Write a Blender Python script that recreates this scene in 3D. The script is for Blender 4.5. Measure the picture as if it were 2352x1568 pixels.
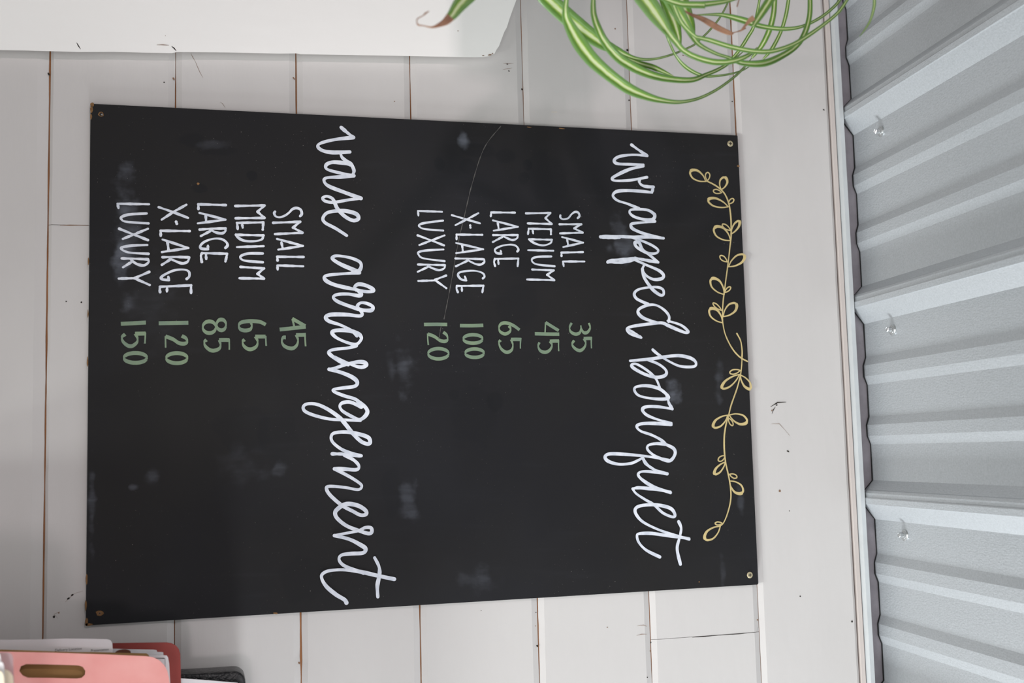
import bpy, bmesh, math, random
from mathutils import Vector, Matrix, noise
random.seed(7)
for o in list(bpy.data.objects): bpy.data.objects.remove(o, do_unlink=True)
SC = bpy.context.scene
COL = SC.collection

# ------------------------------------------------------------------ camera
# The picture was taken with the camera turned on its side: the room's "up" (+Z) runs to the right of the frame.
FPX, CX, CY = 2622.604, 1176.0, 784.0
EX = Vector((0.02652997, 0.99501492, -0.09613252))      # world X in camera axes (right, down, forward)
EY = Vector((-0.25421233, 0.09972024, 0.96199375))      # world Y (into the wall)
EZ = Vector((0.96678449, -0.00108359, 0.25559063))      # world Z (up)
CAM = Vector((0.41900169, -1.39126006, 1.88520231))
cd = bpy.data.cameras.new('camera')
cam = bpy.data.objects.new('camera', cd); COL.objects.link(cam)
rx = Vector((EX[0], EY[0], EZ[0])).normalized()
fw = Vector((EX[2], EY[2], EZ[2])).normalized()
up = rx.cross(fw).normalized()
M = Matrix((rx, up, -fw)).transposed().to_4x4(); M.translation = CAM
cam.matrix_world = M
cd.sensor_fit = 'HORIZONTAL'; cd.sensor_width = 36.0; cd.lens = FPX / 2352 * 36
cd.clip_start = 0.02
cd.dof.use_dof = True; cd.dof.focus_distance = 1.40; cd.dof.aperture_fstop = 5.0
SC.camera = cam

# ------------------------------------------------------------------ light
W = bpy.data.worlds.new('daylight'); SC.world = W; W.use_nodes = True
W.node_tree.nodes['Background'].inputs[0].default_value = (0.95, 1.0, 0.98, 1)
W.node_tree.nodes['Background'].inputs[1].default_value = 0.22

def area(name, loc, target, sx, sy, power, col):
    l = bpy.data.lights.new(name, 'AREA'); l.shape = 'RECTANGLE'; l.size = sx; l.size_y = sy
    l.energy = power; l.color = col
    o = bpy.data.objects.new(name, l); COL.objects.link(o); o.location = loc
    o.rotation_euler = (Vector(target) - Vector(loc)).to_track_quat('-Z', 'Y').to_euler()
    return o
area('low_window', (1.25, -1.35, 0.62), (0.35, 0, 2.4), 0.8, 0.4, 3.0, (0.97, 1.0, 0.98))
area('side_fill', (1.5, -0.8, 1.0), (0.5, 0, 2.7), 0.4, 0.3, 1.2, (0.97, 1.0, 0.99))  # added fill from the lower right, balances the wall tones
area('front_fill', (0.6, -3.0, 1.2), (0.4, 0, 2.2), 1.5, 1.0, 12.0, (0.98, 1.0, 0.985))  # broad fill added behind the camera, no known window there
area('right_window', (2.6, -1.4, 2.3), (0.2, -0.2, 2.6), 0.4, 0.4, 5.0, (0.96, 0.985, 1.0))
area('far_right_fill', (2.75, -0.42, 2.05), (0.2, -0.25, 2.72), 0.7, 0.35, 72.0, (0.95, 0.98, 1.0))  # unseen light added to brighten the right-hand faces of the ribs
area('left_lamp', (-0.45, -1.85, 2.2), (0.0, 0, 2.1), 0.10, 0.10, 6.0, (1.0, 0.86, 0.885))
area('right_lamp', (0.95, -1.85, 1.66), (0.5, 0, 2.2), 0.14, 0.14, 3.0, (1.0, 0.86, 0.90))
def upward_fill(name, loc, target, power, soft):  # added spots aimed upward to brighten the top of the wall
    l = bpy.data.lights.new(name, 'SPOT'); l.energy = power; l.spot_size = math.radians(45); l.spot_blend = 1.0
    l.shadow_soft_size = soft; l.color = (0.97, 1.0, 0.985)
    o = bpy.data.objects.new(name, l); COL.objects.link(o); o.location = loc
    o.rotation_euler = (Vector(target) - Vector(loc)).to_track_quat('-Z', 'Y').to_euler()
upward_fill('upward_fill', (0.9, -1.15, 0.5), (0.5, 0, 2.85), 84.0, 0.12)
upward_fill('upward_fill', (0.5, -0.9, 0.4), (0.5, 0, 2.95), 40.0, 0.12)

vs = SC.view_settings
vs.view_transform = 'Standard'; vs.look = 'None'; vs.gamma = 1.0; vs.use_curve_mapping = False
vs.exposure = 0.0

# ------------------------------------------------------------------ helpers
def at(px, py, Y):
    d = Vector(((px - CX) / FPX, (py - CY) / FPX, 1.0))
    r = Vector((d.dot(EX), d.dot(EY), d.dot(EZ)))
    return CAM + r * ((Y - CAM.y) / r.y)

def depth_of(P): return (P - CAM).dot(fw)

def lin(c):
    f = lambda v: v / 12.92 if v <= 0.04045 else ((v + 0.055) / 1.055) ** 2.4
    return tuple(f(x / 255.0) for x in c[:3]) + (1.0,)

def tag(o, label=None, cat=None, group=None, kind=None):
    if label: o['label'] = label
    if cat: o['category'] = cat
    if group: o['group'] = group
    if kind: o['kind'] = kind
    return o

def link(name, me, mat, parent=None, smooth=False):
    o = bpy.data.objects.new(name, me); COL.objects.link(o)
    if mat: me.materials.append(mat)
    if smooth:
        for p in me.polygons: p.use_smooth = True
    if parent:
        o.parent = parent
        pl = Vector((0, 0, 0)); q = parent
        while q: pl += q.location; q = q.parent
        o.location = -pl                                    # mesh data is in world coordinates
    return o

def empty(name, loc):
    o = bpy.data.objects.new(name, None); COL.objects.link(o); o.location = loc; o.empty_display_size = 0.05
    return o

def mesh(name, verts, faces):
    me = bpy.data.meshes.new(name); me.from_pydata([tuple(v) for v in verts], [], faces); me.update(); return me

def boxdata(x0, x1, y0, y1, z0, z1):
    v = [(x0,y0,z0),(x1,y0,z0),(x1,y1,z0),(x0,y1,z0),(x0,y0,z1),(x1,y0,z1),(x1,y1,z1),(x0,y1,z1)]
    f = [(0,3,2,1),(4,5,6,7),(0,1,5,4),(1,2,6,5),(2,3,7,6),(3,0,4,7)]
    return v, f

def box(name, b, mat, parent=None, bevel=0):
    v, f = boxdata(*b); me = mesh(name, v, f)
    if bevel:
        bm = bmesh.new(); bm.from_mesh(me)
        bmesh.ops.bevel(bm, geom=bm.edges[:], offset=bevel, segments=2, affect='EDGES', profile=0.5)
        bm.to_mesh(me); bm.free()
    return link(name, me, mat, parent)

def plate(name, loops, Y, thick, mat, parent=None, bevel=0.0):
    """flat cut sheet in an XZ plane: front face at y = Y, loops of (X, Z), later loops are holes"""
    cu = bpy.data.curves.new('tmp', 'CURVE'); cu.dimensions = '2D'; cu.fill_mode = 'BOTH'
    for lp in loops:
        s = cu.splines.new('POLY'); s.points.add(len(lp) - 1)
        for i, p in enumerate(lp): s.points[i].co = (p[0], p[1], 0, 1)
        s.use_cyclic_u = True
    cu.extrude = max(thick / 2 - bevel, 0.00005); cu.bevel_depth = bevel; cu.bevel_resolution = 1
    if bevel: cu.offset = -bevel
    t = bpy.data.objects.new('tmp', cu); COL.objects.link(t)
    dg = bpy.context.evaluated_depsgraph_get()
    me = bpy.data.meshes.new_from_object(t.evaluated_get(dg))
    bpy.data.objects.remove(t, do_unlink=True); bpy.data.curves.remove(cu)
    me.transform(Matrix(((1,0,0,0),(0,0,-1,Y + thick/2),(0,1,0,0),(0,0,0,1))))
    me.name = name; me.materials.clear()
    return link(name, me, mat, parent)

def catmull(P, n=8, cyclic=False):
    if len(P) < 3 and not cyclic:
        return [tuple(P[0][k] + (P[-1][k] - P[0][k]) * i / n for k in range(len(P[0]))) for i in range(n + 1)]
    out = []; m = len(P); R = range(m if cyclic else m - 1)
    for i in R:
        if cyclic: a, b, c, d = P[(i-1) % m], P[i], P[(i+1) % m], P[(i+2) % m]
        else: a, b, c, d = P[max(i-1, 0)], P[i], P[i+1], P[min(i+2, m-1)]
        for k in range(n):
            t = k / n; t2, t3 = t*t, t*t*t
            out.append(tuple(0.5*((2*b[j]) + (c[j]-a[j])*t + (2*a[j]-5*b[j]+4*c[j]-d[j])*t2 + (3*b[j]-a[j]-3*c[j]+d[j])*t3) for j in range(len(b))))
    out.append(tuple(P[0] if cyclic else P[-1]))
    return out

# ------------------------------------------------------------------ materials
def mat(name, col, rough=0.6, metal=0.0, var=0.0, vscale=8.0, stretch=(1,1,1), bump=0.0, bscale=60.0, bstretch=(1,1,1), col2=None, spec=0.5):
    m = bpy.data.materials.new(name); m.use_nodes = True; nt = m.node_tree; b = nt.nodes['Principled BSDF']
    b.inputs['Roughness'].default_value = rough; b.inputs['Metallic'].default_value = metal
    b.inputs['Specular IOR Level'].default_value = spec
    c = lin(col); b.inputs['Base Color'].default_value = c
    geo = nt.nodes.new('ShaderNodeNewGeometry')
    def nz(scale, st, det=4.0):
        mp = nt.nodes.new('ShaderNodeMapping'); mp.inputs['Scale'].default_value = st
        nt.links.new(geo.outputs['Position'], mp.inputs[0])
        n = nt.nodes.new('ShaderNodeTexNoise'); n.inputs['Scale'].default_value = scale; n.inputs['Detail'].default_value = det
        nt.links.new(mp.outputs[0], n.inputs['Vector']); return n
    if var or col2:
        n = nz(vscale, stretch)
        r = nt.nodes.new('ShaderNodeMapRange'); r.inputs['From Min'].default_value = 0.3; r.inputs['From Max'].default_value = 0.7
        nt.links.new(n.outputs['Fac'], r.inputs['Value'])
        mx = nt.nodes.new('ShaderNodeMix'); mx.data_type = 'RGBA'
        c2 = lin(col2) if col2 else tuple(x * (1 - var) for x in c[:3]) + (1,)
        mx.inputs['A'].default_value = c2; mx.inputs['B'].default_value = c
        nt.links.new(r.outputs[0], mx.inputs['Factor']); nt.links.new(mx.outputs['Result'], b.inputs['Base Color'])
    if bump:
        n2 = nz(bscale, bstretch, 3.0)
        bp = nt.nodes.new('ShaderNodeBump'); bp.inputs['Strength'].default_value = bump; bp.inputs['Distance'].default_value = 0.002
        nt.links.new(n2.outputs['Fac'], bp.inputs['Height']); nt.links.new(bp.outputs[0], b.inputs['Normal'])
    return m

M_wall   = mat('painted_plank', (201, 198, 196), 0.55, var=0.035, vscale=7, stretch=(0.5,1,2.5), bump=0.10, bscale=90, bstretch=(0.35,1,1.3))
M_raw    = mat('raw_timber', (150, 100, 62), 0.9, var=0.45, vscale=30, stretch=(0.4,1,1))
M_dark   = mat('dark_hole', (40, 34, 28), 0.9)
M_rust   = mat('brown_stain', (128, 98, 76), 0.9)
M_cream  = mat('white_gloss_paint', (250, 249, 246), 0.42, bump=0.06, bscale=70, bstretch=(1,1,0.3))
M_zinc   = mat('zinc_steel', (180, 185, 189), 0.38, metal=0.3, var=0.14, vscale=420, bump=0.25, bscale=500, bstretch=(1,0.5,1))
M_flash  = mat('galvanised_flashing', (200, 205, 207), 0.5, metal=0.15, var=0.06, vscale=60)
M_foam   = mat('foam_closure', (150, 146, 152), 0.95, var=0.25, vscale=40, bump=0.3, bscale=200)
M_gap   = mat('black_gap_shade', (22, 24, 25), 0.7)  # black painted for the shade in the gap at the sheet ends
M_screw  = mat('zinc_screw', (186, 189, 190), 0.32, metal=0.85)
M_brass  = mat('nickel_brass', (190, 178, 146), 0.4, metal=0.6)
M_white  = mat('white_paint_marker', (224, 227, 235), 0.5, col2=(192, 198, 210), vscale=110)
M_green  = mat('sage_marker', (122, 142, 112), 0.55, col2=(104, 124, 106), vscale=45)
M_gold   = mat('gold_marker', (208, 188, 132), 0.5, col2=(186, 168, 118), vscale=60)
M_chalk  = mat('chalk_scratch', (96, 94, 92), 0.9, col2=(66, 64, 62), vscale=240)
M_red_lit   = mat('red_card_lit', (248, 178, 172), 0.75, col2=(240, 160, 154), vscale=30)  # the folder's red card with its lit tone put into the colour
M_red_shade    = mat('red_card_shade', (148, 62, 56), 0.8, var=0.15, vscale=30)  # same red card, darkened in colour for its shaded back
M_paper  = mat('white_paper', (228, 226, 228), 0.8)
M_manila = mat('manila_card', (176, 140, 88), 0.8, var=0.12, vscale=20)
M_brown  = mat('dark_brown_card', (92, 52, 34), 0.8)
M_buff   = mat('cream_card', (236, 222, 196), 0.75)
M_ink    = mat('printed_ink', (60, 58, 60), 0.8)
M_black  = mat('black_hammered', (32, 32, 34), 0.32, bump=0.9, bscale=260)
M_floor  = mat('concrete', (176, 172, 166), 0.8, var=0.15, vscale=4)
M_pot    = mat('white_pot', (228, 226, 220), 0.4)
M_soil   = mat('potting_soil', (60, 44, 32), 0.95, var=0.4, vscale=80, bump=0.8, bscale=90)
M_cord   = mat('cotton_cord', (206, 196, 176), 0.9)
M_dry    = mat('dry_leaf', (172, 132, 102), 0.8, col2=(118, 80, 64), vscale=60)
M_shelf  = mat('shelf_paint', (224, 222, 218), 0.55)

def leaf_material(name, g1, g2, edge, cream):
    m = bpy.data.materials.new(name); m.use_nodes = True; nt = m.node_tree; b = nt.nodes['Principled BSDF']
    b.inputs['Roughness'].default_value = 0.36
    tc = nt.nodes.new('ShaderNodeTexCoord'); sp = nt.nodes.new('ShaderNodeSeparateXYZ'); nt.links.new(tc.outputs['UV'], sp.inputs[0])
    cr = nt.nodes.new('ShaderNodeValToRGB'); e = cr.color_ramp.elements
    e[0].position = 0.0; e[0].color = lin(g1); e[1].position = 1.0; e[1].color = lin(g1)
    for p, c in ((0.30, g2), (0.38, edge), (0.43, cream), (0.57, cream), (0.62, edge), (0.70, g2)):
        k = e.new(p); k.color = lin(c)
    nz = nt.nodes.new('ShaderNodeTexNoise'); nz.inputs['Scale'].default_value = 25
    ad = nt.nodes.new('ShaderNodeMath'); ad.operation = 'MULTIPLY_ADD'; ad.inputs[1].default_value = 0.10; 
    sb = nt.nodes.new('ShaderNodeMath'); sb.operation = 'SUBTRACT'; sb.inputs[1].default_value = 0.05
    nt.links.new(nz.outputs['Fac'], ad.inputs[0]); nt.links.new(sp.outputs['X'], ad.inputs[2])
    nt.links.new(ad.outputs[0], sb.inputs[0]); nt.links.new(sb.outputs[0], cr.inputs[0])
    nt.links.new(cr.outputs[0], b.inputs['Base Color'])
    tr = nt.nodes.new('ShaderNodeBsdfTranslucent'); nt.links.new(cr.outputs[0], tr.inputs[0])
    mx = nt.nodes.new('ShaderNodeMixShader'); mx.inputs[0].default_value = 0.28
    out = nt.nodes['Material Output']
    nt.links.new(b.outputs[0], mx.inputs[1]); nt.links.new(tr.outputs[0], mx.inputs[2]); nt.links.new(mx.outputs[0], out.inputs[0])
    return m
M_leaf = leaf_material('variegated_leaf', (112, 150, 88), (94, 138, 46), (160, 186, 88), (206, 216, 172))
M_leafd = leaf_material('variegated_leaf_deep', (88, 124, 44), (92, 138, 36), (150, 172, 84), (204, 212, 168))

def plastic_material():
    m = bpy.data.materials.new('clear_plastic'); m.use_nodes = True; nt = m.node_tree; b = nt.nodes['Principled BSDF']
    b.inputs['Base Color'].default_value = lin((190, 180, 186)); b.inputs['Roughness'].default_value = 0.25
    t = nt.nodes.new('ShaderNodeBsdfTransparent'); mx = nt.nodes.new('ShaderNodeMixShader'); mx.inputs[0].default_value = 0.45
    nt.links.new(t.outputs[0], mx.inputs[1]); nt.links.new(b.outputs[0], mx.inputs[2]); nt.links.new(mx.outputs[0], nt.nodes['Material Output'].inputs[0])
    return m
M_plastic = plastic_material()

BF = -0.006                                                  # front face of the chalkboard
def board_material():
    m = bpy.data.materials.new('chalkboard_paint'); m.use_nodes = True; nt = m.node_tree; L = nt.links
    b = nt.nodes['Principled BSDF']; b.inputs['Roughness'].default_value = 0.62; b.inputs['Specular IOR Level'].default_value = 0.18
    geo = nt.nodes.new('ShaderNodeNewGeometry'); pos = geo.outputs['Position']
    def math_(op, a, c, clamp=False):
        n = nt.nodes.new('ShaderNodeMath'); n.operation = op; n.use_clamp = clamp
        for i, v in enumerate((a, c)):
            if hasattr(v, 'links'): L.new(v, n.inputs[i])
            else: n.inputs[i].default_value = v
        return n.outputs[0]
    def nz(scale, st=(1,1,1), det=5, off=(0,0,0)):
        mp = nt.nodes.new('ShaderNodeMapping'); mp.inputs['Scale'].default_value = st; mp.inputs['Location'].default_value = off
        L.new(pos, mp.inputs[0]); n = nt.nodes.new('ShaderNodeTexNoise'); n.inputs['Scale'].default_value = scale; n.inputs['Detail'].default_value = det
        L.new(mp.outputs[0], n.inputs['Vector']); return n.outputs['Fac']
    def rng(v, a, c, lo=0.0, hi=1.0):
        n = nt.nodes.new('ShaderNodeMapRange'); n.interpolation_type = 'SMOOTHSTEP'
        for i, x in zip((1, 2, 3, 4), (a, c, lo, hi)): n.inputs[i].default_value = x
        L.new(v, n.inputs[0]); return n.outputs[0]
    # soft chalk smears and wiped patches, each at its own spot on the board
    def blob(px, py, rxp, ryp, warp=0.5):
        c = at(px, py, BF); s = 0.00052
        mp = nt.nodes.new('ShaderNodeMapping'); mp.vector_type = 'POINT'
        sx, sz = 1 / (ryp * s), 1 / (rxp * s)               # picture-vertical is world X, picture-horizontal is world Z
        mp.inputs['Scale'].default_value = (sx, 0, sz); mp.inputs['Location'].default_value = (-c.x * sx, 0, -c.z * sz)
        L.new(pos, mp.inputs[0]); v = nt.nodes.new('ShaderNodeVectorMath'); v.operation = 'LENGTH'; L.new(mp.outputs[0], v.inputs[0])
        d = math_('ADD', v.outputs['Value'], math_('MULTIPLY', warpn, warp))
        return rng(d, 1.0, 0.15 if warp > .3 else 0.75)
    warpn = rng(nz(40, det=3), 0.25, 0.75, -1.0, 1.0)
    light = None
    for px, py, a, c, amt in ((1065,318,16,30,.5),(1425,548,42,60,.34),(1400,570,20,28,.3),(1546,905,26,40,.5),(292,520,34,150,.34),(280,600,22,120,.3),
                              (930,840,34,75,.22),(940,1150,26,60,.2),(212,1170,10,110,.35),(640,1080,18,26,.22),(350,1092,20,24,.2),(305,1120,14,10,.3),
                              (480,330,60,16,.12),(1650,870,14,60,.2),(1700,1140,12,40,.16),(560,1075,70,50,.08),(1085,1330,60,40,.14),(1660,1320,10,60,.12),
                              (900,850,14,50,.16),(350,700,70,120,.06)):
        v = math_('MULTIPLY', blob(px, py, a, c), amt * 0.55); light = v if light is None else math_('ADD', light, v)
    dark = None
    for px, py, a, c, amt in ((580,404,15,14,.8),(1008,376,14,18,.7),(1072,380,24,22,.7),(1211,379,13,15,.7),(1204,410,16,18,.6),(458,432,22,14,.7),(1044,908,14,14,.6),
                              (1140,920,24,28,.6),(440,322,36,20,.5),(500,345,50,14,.5),(1164,358,30,20,.6),(1100,345,50,20,.5),(1090,960,60,80,.3),(560,990,70,60,.3),
                              (640,1000,50,70,.3),(1255,410,60,80,.35),(1190,700,60,60,.3),(700,1330,60,60,.3),(900,1130,26,60,.35)):
        v = math_('MULTIPLY', blob(px, py, a, c, 0.2), amt); dark = v if dark is None else math_('ADD', dark, v)
    streak = rng(nz(14, (6, 1, 0.6)), 0.55, 0.85, 0, 0.012)
    haze = rng(nz(4), 0.3, 0.75, -0.004, 0.012)
    speck = math_('MULTIPLY', rng(nz(520, det=1), 0.735, 0.80), rng(nz(6, off=(3,3,3)), 0.4, 0.65))
    l = math_('ADD', math_('MULTIPLY', light, rng(nz(60, (1.6,1,0.5)), 0.3, 0.75, 0.3, 1.0)), streak)
    def mixc(f, a, c):
        n = nt.nodes.new('ShaderNodeMix'); n.data_type = 'RGBA'
        if hasattr(f, 'links'): L.new(f, n.inputs['Factor'])
        for k, v in (('A', a), ('B', c)):
            if hasattr(v, 'links'): L.new(v, n.inputs[k])
            else: n.inputs[k].default_value = v
        return n.outputs['Result']
    base = mixc(rng(nz(3, off=(5,1,2)), 0.35, 0.65), lin((27, 27, 30)), lin((31, 30, 30)))
    base = mixc(math_('MULTIPLY', dark, 1.0, True), base, lin((21, 22, 25)))
    base = mixc(math_('MULTIPLY', math_('ADD', l, haze), 1.0, True), base, lin((152, 158, 172)))
    base = mixc(math_('MULTIPLY', speck, 0.55, True), base, lin((150, 146, 140)))
    L.new(base, b.inputs['Base Color'])
    return m
M_board = board_material()
M_edge = mat('board_edge', (44, 36, 32), 0.8, col2=(104, 76, 52), vscale=90)
M_chip = mat('bare_hardboard', (134, 98, 60), 0.9, var=0.35, vscale=300)

# ------------------------------------------------------------------ structure: floor, wall, planks
fl = box('floor', (-2.2, 3.0, -3.2, 0.06, -0.05, 0.0), M_floor); tag(fl, kind='structure')
wall = box('wall_back', (-1.1, 1.9, 0.0034, 0.06, 0.0, 2.722), M_raw); tag(wall, kind='structure')

JZ = [1.135, 1.277, 1.419, 1.561, 1.7040, 1.8453, 1.9883, 2.1309, 2.2794, 2.4279, 2.5800, 2.7232]
GAP = {4:(.0017,.0014), 5:(.0009,.0009), 6:(.0014,.0023), 7:(.0012,.0013), 8:(.0008,.0015), 9:(.0008,.0008), 10:(.0019,.0007)}
BEV = {4:(.0105,.003)}                                        # wide bevel below the second joint
X0, X1 = -1.1, 1.9
def gap_at(j, x):
    a, b = GAP.get(j, (.001, .001)); t = min(max((x + 0.1) / 0.75, 0), 1)
    g = a + (b - a) * t
    return max(0.00015, g * (1 + 0.75 * noise.noise(Vector((x * 26, j * 7.3, 0))) + 0.35 * noise.noise(Vector((x * 110, j * 3.1, 4)))))
def plank(k, xa, xb, enda=0.0, endb=0.0, lo=None, hi=None):
    if lo is None: lo, hi = JZ[k], JZ[k+1]
    n = max(2, int((xb - xa) / 0.012)); V = []; F = []
    for i in range(n + 1):
        x = xa + (xb - xa) * i / n
        zl = lo + gap_at(k, x) * 0.5; zh = hi - gap_at(k+1, x) * 0.5
        bl, bh = 0.0070, 0.0078
        if k + 1 == 4: bh = 0.0125
        if k == 4: bl = 0.0035
        if k == 10: bh = 0.0045
        prof = [(0.0034, zl), (0.0030, zl), (0.0024, zl + 0.0003), (0.0, zl + bl), (0.0, zh - bh), (0.0024, zh - 0.0003), (0.0030, zh), (0.0034, zh)]
        e = enda if i == 0 else (endb if i == n else 0)
        V += [(x, y + (e if y < 0.002 else 0), z) for y, z in prof]
    m = 8
    for i in range(n):
        for j in range(m - 1):
            a = i * m + j; F.append((a, a + 1, a + m + 1, a + m))
    F.append(tuple(range(m - 1, -1, -1))); F.append(tuple(range(n * m, n * m + m)))
    me = mesh('plank', V, F)
    bm = bmesh.new(); bm.from_mesh(me); bmesh.ops.recalc_face_normals(bm, faces=bm.faces[:]); bm.to_mesh(me); bm.free()
    return link('plank', me, M_wall, wall)
planks = {}
xs2 = at(170, 517, 0).x; xs9 = at(1620, 1460, 0).x
for k in range(11):
    if k == 4:
        planks[k] = [plank(k, X0, xs2 - .0003), plank(k, xs2 + .0003, X1)]
    elif k == 9:
        planks[k] = [plank(k, X0, xs9 - .00025), plank(k, xs9 + .00025, X1)]
    elif k in (6, 1):
        planks[k] = [plank(k, X0, 1.21), plank(k, 1.2106, X1)]
    elif k in (3, 8):
        planks[k] = [plank(k, X0, -0.62), plank(k, -0.6194, X1)]
    else:
        planks[k] = [plank(k, X0, X1)]

for q in range(8): plank(0, X0, X1, lo=1.135 * q / 8 + .0005, hi=1.135 * (q + 1) / 8)   # down to the floor

# nail holes, paint chips and hair cracks on the planks
def strip_mesh(lines, Y, joined=None):
    V = []; F = []
    for pts, w in lines:
        P = [at(p[0], p[1], Y) for p in pts]
        for i, p in enumerate(P):
            t = (P[min(i+1, len(P)-1)] - P[max(i-1, 0)]).normalized(); nrm = Vector((-t.z, 0, t.x))
            ww = w * (0.35 if i in (0, len(P)-1) else 0.8 + 0.4 * math.sin(i * 2.3)) * 0.00026
            V += [p + nrm * ww, p - nrm * ww]
            if i: a = len(V) - 4; F.append((a, a+1, a+3, a+2))
    return V, F
def dots_mesh(dots, Y):
    V = []; F = []
    for x, y, a, b, r in dots:
        c = at(x, y, Y); n = 9; s = len(V); ca, sa = math.cos(math.radians(r)), math.sin(math.radians(r))
        for i in range(n):
            t = 2 * math.pi * i / n; u, v = a * math.cos(t), b * math.sin(t)
            u *= 1 + .2 * math.sin(3 * t + x)
            dx, dy = u * ca - v * sa, u * sa + v * ca
            V.append((c.x + dy * 0.00051, c.y, c.z + dx * 0.00053))
        F.append(tuple(range(s, s + n)))
    return V, F
def plank_of(px, py):
    p = at(px, py, 0)
    for k in range(11):
        if JZ[k] <= p.z < JZ[k+1]:
            for o in planks[k]:
                xs = [v.co.x for v in o.data.vertices]
                if min(xs) <= p.x <= max(xs): return o
            return planks[k][0]
    return planks[10][0]
def blemish(name, V, F, m, px, py):
    link(name, mesh(name, V, F), m, plank_of(px, py))
YM = -0.00025
for d in [(112,170,2,4,-30),(399,181,2,4,-30),(377,189,1.6,1.6,0),(675,180,1.6,4,-35),(687,1522,2,3,-20),(1165,147,2.4,1.6,0),(1169,163,2.2,1.6,30),(1199,205,2,3,-20),
          (1413,66,2,2,0),(1445,230,2,2,0),(1441,115,3.2,3.4,0),(1682,233,1.8,1.8,0),(1569,127,2,1.4,0),(1234,1483,2.2,3,-25),(1231,1406,1.3,1.3,0),(1230,1437,1.2,1.2,0),
          (1395,1440,1.6,1.2,0),(1740,1423,2,2.4,0),(1494,1494,1.5,2.4,20),(1495,1475,1.5,2.2,20),(1487,1555,1.4,1.4,0),(1791,1127,3,3.4,0),(1957,1427,2.6,2.8,0),(1892,252,3,1.8,20),
          (1783,927,2.6,1.2,-25),(1773,942,1.5,3,20),(1784,930,3,1.6,-20),(1810,1036,4,2,30),(906,233,1.3,1.3,0),(1105,1402,1,1,0),(152,692,1.6,1.6,0),(187,694,1.8,2,0),
          (157,1374,3,2,-30),(166,1366,3,2,-30),(124,1416,2.4,3,10),(135,1407,1.6,1.6,0),(1813,1173,1.3,1.3,0),(1838,1369,1.8,1.8,0)]:
    V, F = dots_mesh([d], YM); blemish('nail_hole' if d[2] <= 2.4 else 'paint_chip', V, F, M_dark if d[0] % 3 else M_rust, d[0], d[1])
for pts, w, m in [([(138,517),(160,517),(203,517)], 2.2, M_rust), ([(1590,1463.4),(1614,1461.6),(1650,1458.6),(1700,1455),(1736,1451)], 1.7, M_dark),
                  ([(438,122),(442,130),(449,142),(453,152),(459,166),(466,178)], 0.9, M_rust), ([(506,234),(512,239),(517,247)], 0.7, M_rust), ([(1770,934),(1786,924),(1806,923)], 3.0, M_dark),
                  ([(1773,950),(1777,940),(1781,934)], 2.2, M_dark), ([(1772,973),(1790,973),(1800,984),(1814,1000)], 1.3, M_rust), ([(1738,1450),(1742,1438)], 1.2, M_dark),
                  ([(1464,1437),(1478,1435),(1486,1438)], 1.2, M_rust), ([(1462,1459),(1474,1456),(1486,1456)], 1.2, M_rust), ([(1156,145),(1166,147),(1180,145)], 1.0, M_rust),
                  ([(1155,160),(1165,158),(1176,156)], 1.0, M_rust), ([(1567,126),(1582,131),(1596,138),(1606,140)], 1.0, M_rust), ([(1266,257),(1280,257)], 2.0, M_buff),
                  ([(150,1382),(160,1372),(172,1362),(190,1357)], 0.9, M_rust), ([(133,1420),(124,1410),(138,1404)], .8, M_rust)]:
    V, F = strip_mesh([(pts, w)], YM); blemish('hair_crack', V, F, m, pts[0][0] + 4, pts[0][1])

# ------------------------------------------------------------------ trim above the planks
t1 = box('trim_1', (X0, X1, -0.0004, 0.0125, 2.7245, 2.7312), mat('pink_primed_lip', (196, 187, 182), 0.7, var=0.08, vscale=20, stretch=(0.5,1,1)), None, 0.0006); tag(t1, kind='structure')
tv, tf = boxdata(X0, X1, -0.0100, -0.0082, 2.7325, 2.7386)
a, b = boxdata(X0, X1, -0.0082, 0.0015, 2.7325, 2.7338)
t2 = link('trim_2', mesh('trim_2', tv + a, tf + [tuple(i + 8 for i in q) for q in b]), M_flash); tag(t2, kind='structure')
t3 = box('trim_3', (X0, X1, 0.0020, 0.05, 2.7325, 2.775), M_foam); tag(t3, kind='structure')

# ------------------------------------------------------------------ ceiling: ribbed steel roof sheets seen from below
SL = 0.0816 / 0.9967
PAN, RIBH, FLH = 2.7585, 0.0165, 0.0042
PITCH = 0.2665; P1 = -0.0100
YE, YN = -0.0008, -2.6
ceil = empty('ceiling', (0.4, -1.3, 2.66)); tag(ceil, kind='structure')
def sheet_profile(P):
    """one sheet: from the middle of the rib at P to the middle of the next rib (x, drop below the pan plane)"""
    f = lambda s: [(s, 0), (s + .0115, FLH), (s + .0265, FLH), (s + .038, 0)]
    r = [(P - .0305, RIBH + .0009), (P - .0290, RIBH + .0016), (P - .0215, RIBH + .0012), (P - .0205, RIBH - .0004), (P, 0)]
    r += [(P + a, d) for a, d in f(.046)] + [(P + a, d) for a, d in f(.1275)]
    q = P + PITCH
    r += [(q - .0525, 0), (q - .0405, RIBH - .0042), (q - .0395, RIBH - .0022), (q - .0372, RIBH - .0006), (q - .0360, RIBH), (q - .0270, RIBH)]
    return r
def roof_sheet(P):
    pr = sheet_profile(P); n = len(pr); V = []; F = []
    ys = [YE, -0.02, -0.1, -0.5, -1.2, YN]
    for y in ys:
        for x, d in pr: V.append((x, y, PAN + SL * y - d))
        for x, d in pr: V.append((x, y, PAN + SL * y - d + 0.0007))
    m = 2 * n
    for i in range(len(ys) - 1):
        for j in range(n - 1):
            a = i * m + j
            F.append((a, a + 1, a + m + 1, a + m)); b = a + n; F.append((b, b + m, b + m + 1, b + 1))
    me = mesh('roof_sheet', V, F)
    return link('roof_sheet', me, M_zinc, ceil)
for k in range(-4, 7): roof_sheet(P1 + PITCH * k)
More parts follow.
